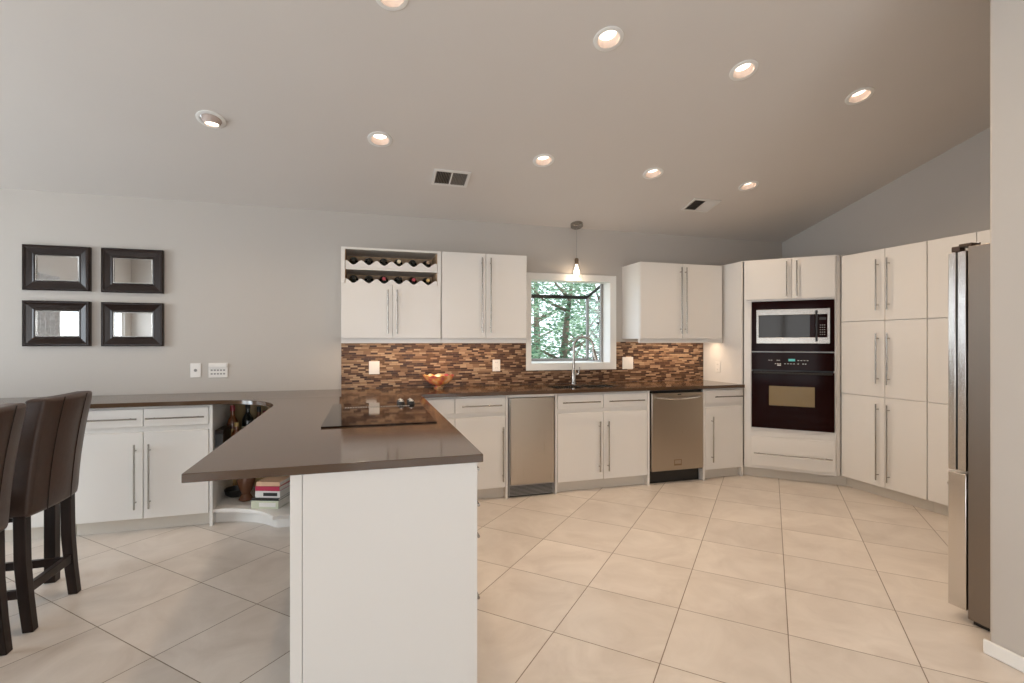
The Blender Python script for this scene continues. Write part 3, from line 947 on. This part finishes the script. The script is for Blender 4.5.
# ------------------------------------------------------------------ refrigerator (faces +y, its left side shows)
fx0, fx1 = 2.732, 3.642
fd = thing('refrigerator', 'stainless bottom freezer refrigerator seen from its side beside the wall end', 'refrigerator', (fx0, 1.725, 0))
FW = fx1 - fx0
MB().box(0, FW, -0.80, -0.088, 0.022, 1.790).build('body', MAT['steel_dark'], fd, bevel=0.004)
for xa, xb in ((0.0, FW / 2 - 0.002), (FW / 2 + 0.002, FW)):
    d = MB().slab([(xa, -0.038), (xb, -0.038), (xb, -0.006), (xb - 0.02, 0.0), (xa + 0.02, 0.0), (xa, -0.006)], [], 0.716, 1.772, lambda u, v, w: (u, v, w)).build('door', MAT['fridge_steel'], fd, bevel=0.003)
    MB().box(xa + 0.001, xb - 0.001, -0.080, -0.046, 0.718, 1.770).build('door_liner', MAT['fridge_steel'], d, bevel=0.002)
    MB().box(xa + 0.006, xb - 0.006, -0.0455, -0.0385, 0.722, 1.766).build('gasket', MAT['black'], d)
    hx = xb - 0.05 if xa == 0 else xa + 0.05
    m = MB()
    m.tube([(hx, 0.05, 0.90), (hx, 0.05, 1.60)], 0.011, 12)
    for zz in (0.94, 1.56): m.tube([(hx, 0.001, zz), (hx, 0.05, zz)], 0.009, 10)
    m.build('handle', MAT['fridge_steel'], d)
    hxx = 0.03 if xa == 0 else FW - 0.03
    MB().box(hxx - 0.03, hxx + 0.03, -0.105, -0.050, 1.7905, 1.806).box(hxx - 0.018, hxx + 0.018, -0.049, -0.012, 1.7735, 1.800).build('hinge', MAT['hinge'], fd, bevel=0.003)
fz = MB().slab([(0, -0.082), (FW, -0.082), (FW, -0.006), (FW - 0.02, 0), (0.02, 0), (0, -0.006)], [], 0.056, 0.704, lambda u, v, w: (u, v, w)).build('freezer_drawer', MAT['fridge_steel'], fd, bevel=0.003)
m = MB()
m.tube([(0.1, 0.05, 0.62), (FW - 0.1, 0.05, 0.62)], 0.011, 12)
for xx in (0.16, FW - 0.16): m.tube([(xx, 0.001, 0.62), (xx, 0.05, 0.62)], 0.009, 10)
m.build('handle', MAT['fridge_steel'], fz)
MB().box(0.02, FW - 0.02, -0.78, -0.10, 0.0005, 0.0215).build('base', MAT['black'], fd)

# ------------------------------------------------------------------ cooktop
ck = thing('cooktop', 'black glass electric cooktop set in the peninsula countertop', 'cooktop', (0.063, 3.03, 0.9142))
MB().box(-0.283, 0.283, -0.457, 0.457, 0.0003, 0.007).build('glass', MAT['black_glass'], ck, bevel=0.002)
vt = MB()
for k in range(26):
    vt.box(-0.20 + k * 0.0155, -0.191 + k * 0.0155, 0.215, 0.245, 0.0072, 0.0092)
vt.build('vent_grille', MAT['grey_plastic'], ck, smooth=False)
for xx in (0.150, 0.215):
    for yy in (0.315, 0.40):
        kb = MB().lathe([(0.0, 0.0072), (0.023, 0.0072), (0.022, 0.020), (0.019, 0.027), (0, 0.0275)], 24, Matrix.Translation((xx, yy, 0))).build('knob', MAT['black'], ck)
        MB().box(xx - 0.004, xx + 0.004, yy - 0.018, yy + 0.018, 0.0277, 0.036).lathe([(0.0, 0.0277), (0.017, 0.0277), (0.016, 0.0295), (0, 0.03)], 20, Matrix.Translation((xx, yy, 0))).build('knob_cap', MAT['white_plastic'], kb)

# ------------------------------------------------------------------ sink and faucet
sk = thing('sink', 'stainless double bowl sink under the kitchen window', 'sink', (1.96, 4.305, 0))
m = MB()
W2, H2, zt, zb = 0.329, 0.169, 0.9135, 0.70
m.slab(rect(-W2, W2, -H2, H2), [rect(-W2 + 0.012, -0.012, -H2 + 0.012, H2 - 0.012), rect(0.012, W2 - 0.012, -H2 + 0.012, H2 - 0.012)], 0.90, 0.906, lambda u, v, w: (u, v, w))
for a, b in ((-W2 + 0.012, -0.012), (0.012, W2 - 0.012)):
    y0_, y1_ = -H2 + 0.012, H2 - 0.012
    m.slab(rect(a - 0.003, b + 0.003, y0_ - 0.003, y1_ + 0.003), [rect(a, b, y0_, y1_)], zb, 0.8995, lambda u, v, w: (u, v, w))
    m.box(a, b, y0_, y1_, zb, zb + 0.004)
m.build('bowl', MAT['chrome'], sk, smooth=False)
for a in (-0.165, 0.165):
    MB().lathe([(0, 0.7045), (0.03, 0.7045), (0.04, 0.708), (0.045, 0.7045)], 20, Matrix.Translation((a, 0, 0))).build('drain', MAT['nickel'], sk)

fc = thing('faucet', 'tall brushed gooseneck pull down faucet behind the sink', 'faucet', (1.972, 4.545, 0.9142))
MB().lathe([(0, 0.0003), (0.029, 0.0003), (0.029, 0.012), (0.024, 0.016), (0.024, 0.13), (0.020, 0.14), (0, 0.141)], 24).build('base', MAT['nickel'], fc)
dv = Vector((0.80, -0.60, 0))
pts = [Vector((0, 0, 0.14)), Vector((0, 0, 0.25)), Vector((0, 0, 0.36))]
ra = 0.098
for k in range(1, 15):
    a = PI - R(190) * k / 14
    pts.append(Vector((0, 0, 0.37)) + dv * (ra + ra * math.cos(a)) + Vector((0, 0, ra * math.sin(a))))
MB().tube(pts, 0.0125, 14).build('spout', MAT['nickel'], fc)
e = pts[-1]
dd = (pts[-1] - pts[-2]).normalized()
dd = (dd * 0.5 + dv * 0.25 + Vector((0, 0, -0.5))).normalized()
MB().tube([e, e + dd * 0.03, e + dd * 0.10, e + dd * 0.115], [0.0135, 0.017, 0.024, 0.022], 16).build('spray_head', MAT['nickel'], fc)
MB().tube([(0.022, -0.004, 0.095), (0.048, -0.010, 0.100)], 0.012, 12).tube([(0.046, -0.010, 0.10), (0.058, -0.013, 0.17)], [0.006, 0.0045], 10).build('lever', MAT['nickel'], fc)

# ------------------------------------------------------------------ glass bowl
bw = thing('bowl', 'ruffled amber and crimson glass bowl on the back counter', 'bowl', (0.615, 4.47, 0.9142), R(20))
MB().lathe([(0, 0.0003), (0.042, 0.0003), (0.044, 0.006), (0.026, 0.016), (0.026, 0.024)], 28).build('foot', MAT['artglass'], bw)
def ruffle(r, z, a):
    k = max(0, (z - 0.05) / 0.09)
    return r * (1 + 0.05 * k * math.cos(11 * a)), z + 0.007 * k * math.cos(11 * a + 0.8)
MB().lathe([(0, 0.025), (0.03, 0.025), (0.085, 0.045), (0.122, 0.082), (0.138, 0.120), (0.133, 0.120), (0.116, 0.085), (0.080, 0.051), (0, 0.034)], 72, None, ruffle).build('ruffled_glass', MAT['artglass'], bw)

# ------------------------------------------------------------------ mirrors
def mirror(label, cx, cz, w, h):
    t = thing('wall_mirror', label, 'mirror', (cx, YW - 0.001, cz), 0, 'four framed mirrors on the left of the back wall')
    prof = [(0.0, 0.0), (0.0, 0.030), (0.006, 0.036), (0.016, 0.036), (0.026, 0.030), (0.060, 0.022), (0.068, 0.024), (0.074, 0.022), (0.074, 0.0)]
    m = MB()
    rings = []
    for ins, dep in prof:
        a, b = w / 2 - ins, h / 2 - ins
        rings.append([m.bm.verts.new((sx * a, -dep, sz * b)) for sx, sz in ((-1, -1), (1, -1), (1, 1), (-1, 1))])
    for i in range(len(rings)):
        p, q = rings[i], rings[(i + 1) % len(rings)]
        for k in range(4):
            m.bm.faces.new((p[k], p[(k + 1) % 4], q[(k + 1) % 4], q[k]))
    m.build('frame', MAT['framewood'], t, smooth=False)
    a, b = w / 2 - 0.0745, h / 2 - 0.0745
    MB().slab(rect(-a, a, -b, b), [rect(-a + 0.007, a - 0.007, -b + 0.007, b - 0.007)], -0.020, -0.002, lambda u, v, w_: (u, w_, v)).build('inner_bead', MAT['silverlip'], t, bevel=0.002)
    MB().slab(rect(-a + 0.008, a - 0.008, -b + 0.008, b - 0.008), [], -0.010, -0.002, lambda u, v, w_: (u, w_, v)).build('glass', MAT['mirror'], t, smooth=False)
mirror('dark wood framed mirror at the upper left of the four', -2.297, 1.903, 0.428, 0.345)
mirror('dark wood framed mirror at the upper right of the four', -1.800, 1.901, 0.420, 0.350)
mirror('dark wood framed mirror at the lower left of the four', -2.297, 1.476, 0.428, 0.348)
mirror('dark wood framed mirror at the lower right of the four', -1.800, 1.474, 0.420, 0.347)

# ------------------------------------------------------------------ plates on the walls
def wall_plate(name, label, cat, cx, cz, w, h, wall=YW, kind='duplex', rot=0.0, y=None):
    t = thing(name, label, cat, (cx, wall - 0.0005 if y is None else y, cz), rot, 'white wall plates')
    MB().box(-w / 2, w / 2, -0.006, -0.0003, -h / 2, h / 2).build('plate', MAT['white_plastic'], t, bevel=0.002)
    if kind == 'duplex':
        for dz in (-0.026, 0.026):
            s = MB().box(-0.017, 0.017, -0.0085, -0.0062, dz - 0.018, dz + 0.018).build('socket', MAT['white_plastic'], t, bevel=0.001)
            MB().box(-0.008, -0.0055, -0.0089, -0.0086, dz - 0.002, dz + 0.008).box(0.0055, 0.008, -0.0089, -0.0086, dz - 0.002, dz + 0.008).build('slots', MAT['dark'], s)
    elif kind == 'jack':
        MB().lathe([(0.0, -0.0062), (0.012, -0.0062), (0.011, -0.012), (0, -0.0125)], 16, Matrix.Rotation(R(90), 4, 'X') @ Matrix.Scale(-1, 4, (0, 0, 1)) if False else Matrix(((1, 0, 0, 0), (0, 0, 1, 0), (0, 1, 0, 0), (0, 0, 0, 1)))).build('jack', MAT['grey_plastic'], t)
    elif kind == 'keypad':
        MB().box(-w / 2 + 0.004, w / 2 - 0.004, -0.018, -0.0062, h / 2 - 0.034, h / 2 - 0.006).build('cover', MAT['white_plastic'], t, bevel=0.002)
        m = MB()
        for r_ in range(2):
            for c_ in range(5):
                m.box(-0.055 + c_ * 0.023, -0.040 + c_ * 0.023, -0.0075, -0.0062, -0.035 + r_ * 0.030, -0.022 + r_ * 0.030)
        m.build('buttons', MAT['grey_plastic'], t, smooth=False)
    elif kind == 'rocker':
        for dx in ([-0.023, 0.023] if w > 0.09 else [0]):
            MB().box(dx - 0.016, dx + 0.016, -0.0095, -0.0062, -0.033, 0.033).build('rocker', MAT['white_plastic'], t, bevel=0.001)
    return t
wall_plate('wall_jack', 'white single wall plate with a round jack below the mirrors', 'outlet', -1.366, 1.100, 0.076, 0.118, kind='jack')
wall_plate('wall_keypad', 'wide white keypad plate right of the single wall plate', 'keypad', -1.200, 1.097, 0.142, 0.122, kind='keypad')
BSY = YW - 0.0125
wall_plate('light_switch', 'white wide plate on the mosaic backsplash behind the cooktop', 'switch', 0.057, 1.101, 0.092, 0.118, y=BSY, kind='rocker')
wall_plate('power_outlet', 'white outlet on the mosaic backsplash left of the kitchen window', 'outlet', 1.199, 1.106, 0.076, 0.113, y=BSY)
wall_plate('light_switch', 'white wide plate on the mosaic backsplash right of the kitchen window', 'switch', 2.626, 1.112, 0.125, 0.125, y=BSY, kind='rocker')
wall_plate('power_outlet', 'white outlet on the white side panel of the oven tower', 'outlet', 3.5645, 1.068, 0.070, 0.114, rot=R(-90), y=4.40)

# ------------------------------------------------------------------ ceiling fittings
TILT = -math.atan(SL)
where = ['nearest the left side of the ceiling, with a tilted eyeball', 'second from the left in the far row', 'nearest lamp, cut by the top of the view left of centre',
         'third from the left in the far row', 'large bright one in the near row', 'in the far row right of the window pendant',
         'second of the near row, above the open floor', 'rightmost in the far row, above the oven tower', 'rightmost in the near row, above the pantry']
for (x, y, eye), wtxt in zip(LAMPS, where):
    t = thing('recessed_light', 'round recessed ceiling light ' + wtxt, 'ceiling light', (x, y, ceil_z(y)), 0, 'recessed ceiling lights', rot=(TILT, 0, 0))
    MB().lathe([(0.062, -0.0004), (0.085, -0.0004), (0.084, -0.005), (0.075, -0.008), (0.062, -0.007)], 36).build('trim_ring', MAT['trim'], t)
    if not eye:
        MB().lathe([(0.0625, -0.004), (0.0610, 0.0), (0.053, 0.040), (0.050, 0.046), (0.058, 0.050), (0.0635, 0.0)], 36).build('reflector', MAT['reflector'], t)
        MB().lathe([(0, 0.0395), (0.0505, 0.0395), (0.0505, 0.043), (0, 0.043)], 32).build('lens', MAT['lens'], t)
        dloc, ddir = (0, 0, 0.004), (0, -0.10, -1)
    else:
        er = Matrix.Translation((0.004, 0, 0.012)) @ Matrix.Rotation(R(14), 4, 'X')
        MB().lathe([(0.058, 0.02), (0.0595, 0.0), (0.056, -0.022), (0.044, -0.044), (0.041, -0.044), (0.040, -0.032)], 36, er).build('eyeball', MAT['reflector'], t)
        MB().lathe([(0, -0.036), (0.040, -0.036), (0.040, -0.032), (0, -0.032)], 32, er).build('lens', MAT['lens'], t)
        dloc, ddir = (0.004, -0.012, -0.058), (0, 0.1, -1)
    ld = bpy.data.lights.new('lamp_light', 'SPOT')
    ld.energy = LAMP_W
    ld.color = WARM
    ld.spot_size = R(155)
    ld.spot_blend = 1.0
    ld.shadow_soft_size = 0.022
    lo_ = bpy.data.objects.new('lamp_light', ld)
    COL.objects.link(lo_)
    lo_.parent = t
    lo_.location = dloc
    lo_.rotation_euler = Vector(ddir).to_track_quat('-Z', 'Y').to_euler()

for x, y, lab in ((0.648, 3.980, 'white ceiling vent with shaded louvres above the wine rack'), (3.076, 4.040, 'white ceiling vent with louvres near the oven tower')):
    t = thing('ceiling_vent', lab, 'vent', (x, y, ceil_z(y)), 0, 'ceiling vents', rot=(TILT, 0, 0))
    a, b = 0.148, 0.110
    MB().slab(rect(-a, a, -b, b), [rect(-a + 0.024, -0.006, -b + 0.024, b - 0.024), rect(0.006, a - 0.024, -b + 0.024, b - 0.024)], -0.010, -0.0004, lambda u, v, w: (u, v, w)).build('frame', MAT['white'], t, bevel=0.003)
    MB().box(-a + 0.02, a - 0.02, -b + 0.02, b - 0.02, -0.0016, -0.0006).build('duct_shade', MAT['dark'], t)  # thin dark plate painted in place of the shaded depth behind the slats
    for sgn, x0_ in ((1, -a + 0.026), (-1, 0.010)):
        m = MB()
        for k in range(9):
            c = x0_ + 0.004 + k * 0.0128
            m.box(-0.0052, 0.0052, -b + 0.025, b - 0.025, -0.0005, 0.0005, Matrix.Translation((c, 0, -0.006)) @ Matrix.Rotation(R(-48 if sgn > 0 else (40 if x < 2 else 20)), 4, 'Y'))
        m.build('louvres', MAT['louvre' if sgn > 0 or x < 2 else 'white'], t, smooth=False)  # far vent's right slats coloured light, all others carry painted shade

# pendant over the sink
py = 4.560
pd = thing('pendant_light', 'clear glass bulb pendant hanging in front of the kitchen window top', 'pendant light', (2.010, py, ceil_z(py)))
MB().lathe([(0, -0.0005), (0.062, -0.0005), (0.062, -0.030), (0.052, -0.038), (0, -0.039)], 32, Matrix.Rotation(TILT, 4, 'X')).build('canopy', MAT['nickel'], pd)
MB().tube([(0, 0, -0.038), (0, 0, -0.345)], 0.0022, 8).build('cord', MAT['grey_plastic'], pd)
MB().lathe([(0, -0.345), (0.014, -0.345), (0.020, -0.355), (0.020, -0.405), (0, -0.406)], 20).build('socket', MAT['bronze'], pd)
MB().lathe([(0.024, -0.395), (0.028, -0.41), (0.046, -0.46), (0.060, -0.505), (0.058, -0.535), (0.040, -0.565), (0.0, -0.575)], 28).build('globe', MAT['globe'], pd)
MB().lathe([(0, -0.406), (0.012, -0.408), (0.014, -0.43), (0.030, -0.475), (0.028, -0.505), (0.0, -0.525)], 20).build('bulb', MAT['bulb'], pd)
pl = bpy.data.lights.new('bulb_light', 'POINT'); pl.energy = 1.2; pl.color = WARM; pl.shadow_soft_size = 0.03
po = bpy.data.objects.new('bulb_light', pl); COL.objects.link(po); po.parent = pd; po.location = (0, 0, -0.55)

# under cabinet lights
for xa, xb, pw in ((-0.15, 1.35, 5.5), (2.65, 3.50, 3.8)):
    area_lamp('under_cabinet_light', ((xa + xb) / 2, 4.42, 1.355), (0, 0.15, -1), xb - xa, 0.05, pw, WARM, 170)

# ------------------------------------------------------------------ stools and table at the left
def stool(label, y):
    t = thing('bar_stool', label, 'bar stool', (-1.69, y, 0), 0, 'brown leather bar stools')
    hw = 0.205
    # padded back: slightly bowed slab leaning outwards towards the top
    m = MB()
    ny, nz = 10, 10
    def back_pt(v, w, d):
        zz = 0.528 + 0.545 * w
        lean = 0.205 + 0.020 * w + 0.050 * w * w
        bow = 0.018 * (1 - (2 * v - 1) ** 2)
        return (lean + bow - d, -hw + 2 * hw * v, zz)
    th = 0.105
    grid = {}
    for s, d in enumerate((0.0, th)):
        for i in range(ny + 1):
            for j in range(nz + 1):
                e = 0.008 if (i in (0, ny) or j in (0, nz)) else 0
                grid[s, i, j] = m.bm.verts.new(back_pt(i / ny, j / nz, d + (e if s == 0 else -e)))
    for s in (0, 1):
        for i in range(ny):
            for j in range(nz):
                m.bm.faces.new([grid[s, i, j], grid[s, i + 1, j], grid[s, i + 1, j + 1], grid[s, i, j + 1]])
    edge = [(i, 0) for i in range(ny)] + [(ny, j) for j in range(nz)] + [(i, nz) for i in range(ny, 0, -1)] + [(0, j) for j in range(nz, 0, -1)]
    for a, b in zip(edge, edge[1:] + edge[:1]):
        m.bm.faces.new([grid[0, a[0], a[1]], grid[0, b[0], b[1]], grid[1, b[0], b[1]], grid[1, a[0], a[1]]])
    bk = m.build('backrest', MAT['leather'], t, bevel=0.018, seg=4)
    m = MB()
    for v in (0.24, 0.70):
        m.tube([Vector(back_pt(v, k / 10, -0.0012)) for k in range(11)], 0.0022, 6)
    m.build('seam', MAT['darkwood'], bk)
    MB().box(-0.225, 0.095, -0.215, 0.215, 0.545, 0.640).build('seat', MAT['leather'], t, bevel=0.028, seg=4)
    MB().box(-0.205, 0.135, -0.155, 0.155, 0.500, 0.5445).build('seat_frame', MAT['darkwood'], t)
    def leg(pts, s):
        m = MB()
        rings = []
        for (x, y_, zz), h in zip(pts, s):
            rings.append([m.bm.verts.new((x + a * h, y_ + b * h, zz)) for a, b in ((-1, -1), (1, -1), (1, 1), (-1, 1))])
        for p, q in zip(rings, rings[1:]):
            for k in range(4): m.bm.faces.new((p[k], p[(k + 1) % 4], q[(k + 1) % 4], q[k]))
        m.bm.faces.new(rings[0]); m.bm.faces.new(rings[-1])
        m.build('leg', MAT['darkwood'], t, bevel=0.003)
    for sy in (-1, 1):
        yy = sy * 0.180
        leg([(0.192, yy, 0.0005), (0.176, yy, 0.15), (0.163, yy, 0.32), (0.160, yy, 0.540)], [0.021, 0.022, 0.023, 0.023])
        leg([(-0.185, yy, 0.0005), (-0.182, yy, 0.25), (-0.180, yy, 0.499)], [0.020, 0.022, 0.024])
        MB().box(-0.158, 0.152, yy - 0.011, yy + 0.011, 0.155, 0.195).build('stretcher', MAT['darkwood'], t, bevel=0.002)
    MB().box(0.164, 0.188, -0.157, 0.157, 0.170, 0.212).build('stretcher', MAT['darkwood'], t, bevel=0.002)
    MB().box(-0.196, -0.174, -0.157, 0.157, 0.200, 0.240).build('stretcher', MAT['darkwood'], t, bevel=0.002)
    return t
stool('brown leather backed bar stool with dark legs, the one fully in view', 2.995)
stool('brown leather backed bar stool cut by the left edge, nearer than the other', 2.462)

tb = thing('dining_table', 'dark wood counter height table behind the two brown leather stools', 'table', (-2.29, 2.77, 0))
MB().box(-0.62, 0.62, -0.64, 0.64, 0.880, 0.912).build('tabletop', MAT['darkwood'], tb, bevel=0.004)
m = MB()
m.slab(rect(-0.585, 0.585, -0.605, 0.605), [rect(-0.565, 0.565, -0.585, 0.585)], 0.80, 0.8795, lambda u, v, w: (u, v, w)).build('apron', MAT['darkwood'], tb)
for sx in (-1, 1):
    for sy in (-1, 1):
        MB().box(sx * 0.60 - 0.026 if sx > 0 else -0.626, sx * 0.60 + 0.026 if sx > 0 else -0.574, sy * 0.59 - 0.026, sy * 0.59 + 0.026, 0.0005, 0.7995).build('leg', MAT['darkwood'], tb, bevel=0.003)

# ------------------------------------------------------------------ garden beyond the kitchen window
struct(MB().box(-6, 16, YW + 0.3, 26, -0.6, -0.5).build('ground', MAT['ground'], smooth=False))
rng = random.Random(7)
def tree(label, x, y, h, cr, n, leafm, lo=0.0, trunk=0.10, lean=0.0, name='tree', cat='tree'):
    t = thing(name, label, cat, (x, y, -0.5), 0, 'trees outside the kitchen window')
    m = MB()
    top = Vector((lean * h, 0, h * 0.85))
    m.tube([(0, 0, 0), top * 0.35 + Vector((0.05, 0, 0)), top * 0.7, top], [trunk, trunk * 0.85, trunk * 0.5, trunk * 0.15], 10)
    for k in range(9):
        a = rng.uniform(0, 2 * PI)
        s = top * rng.uniform(0.3, 0.85)
        m.tube([s, s + Vector((math.cos(a), math.sin(a) * 0.6, 0.45)) * cr * 0.5, s + Vector((math.cos(a), math.sin(a) * 0.6, 0.7)) * cr * 0.9], [trunk * 0.35, trunk * 0.2, 0.01], 6)
    m.build('trunk', MAT['bark'], t)
    f = MB()
    blobs = [Vector((rng.uniform(-1, 1) * cr, rng.uniform(-1, 1) * cr * 0.7, lo + (h - lo) * rng.random())) for _ in range(46)]
    for k in range(n):
        c = rng.choice(blobs)
        d = Vector((rng.gauss(0, 1), rng.gauss(0, 1), rng.gauss(0, 0.8))) * 0.20 * cr
        p = c + d
        if p.z < 0.02: continue
        s = rng.uniform(0.025, 0.055)
        q = Matrix.Rotation(rng.uniform(0, 6.28), 3, 'Z') @ Matrix.Rotation(rng.uniform(-1.2, 1.2), 3, 'X')
        vs = [f.bm.verts.new(p + q @ Vector(v)) for v in ((-s, 0, 0), (0, -s * 0.45, 0.1 * s), (s, 0, 0), (0, s * 0.45, 0.1 * s))]
        f.bm.faces.new(vs)
    f.build('foliage', leafm, t, smooth=False)
tree('leafy green tree with a leaning grey trunk outside the window, nearest the glass', 2.70, 7.2, 3.6, 0.85, 6500, MAT['leaf'], 0.7, 0.09, 0.12)
tree('bushy pale tree outside the window toward the right', 4.35, 8.7, 3.6, 0.95, 5500, MAT['leaf_pale'], 0.1)
tree('mid green tree behind the leaning one outside the window', 3.35, 10.9, 4.6, 0.95, 6000, MAT['leaf'], 0.1)
tree('tall green tree farther right outside the window', 6.3, 11.0, 5.2, 1.20, 6000, MAT['leaf'], 0.2, 0.14)
tree('pale tall tree farthest back outside the window', 4.7, 13.6, 5.8, 1.50, 5500, MAT['leaf_pale'], 0.2, 0.12)
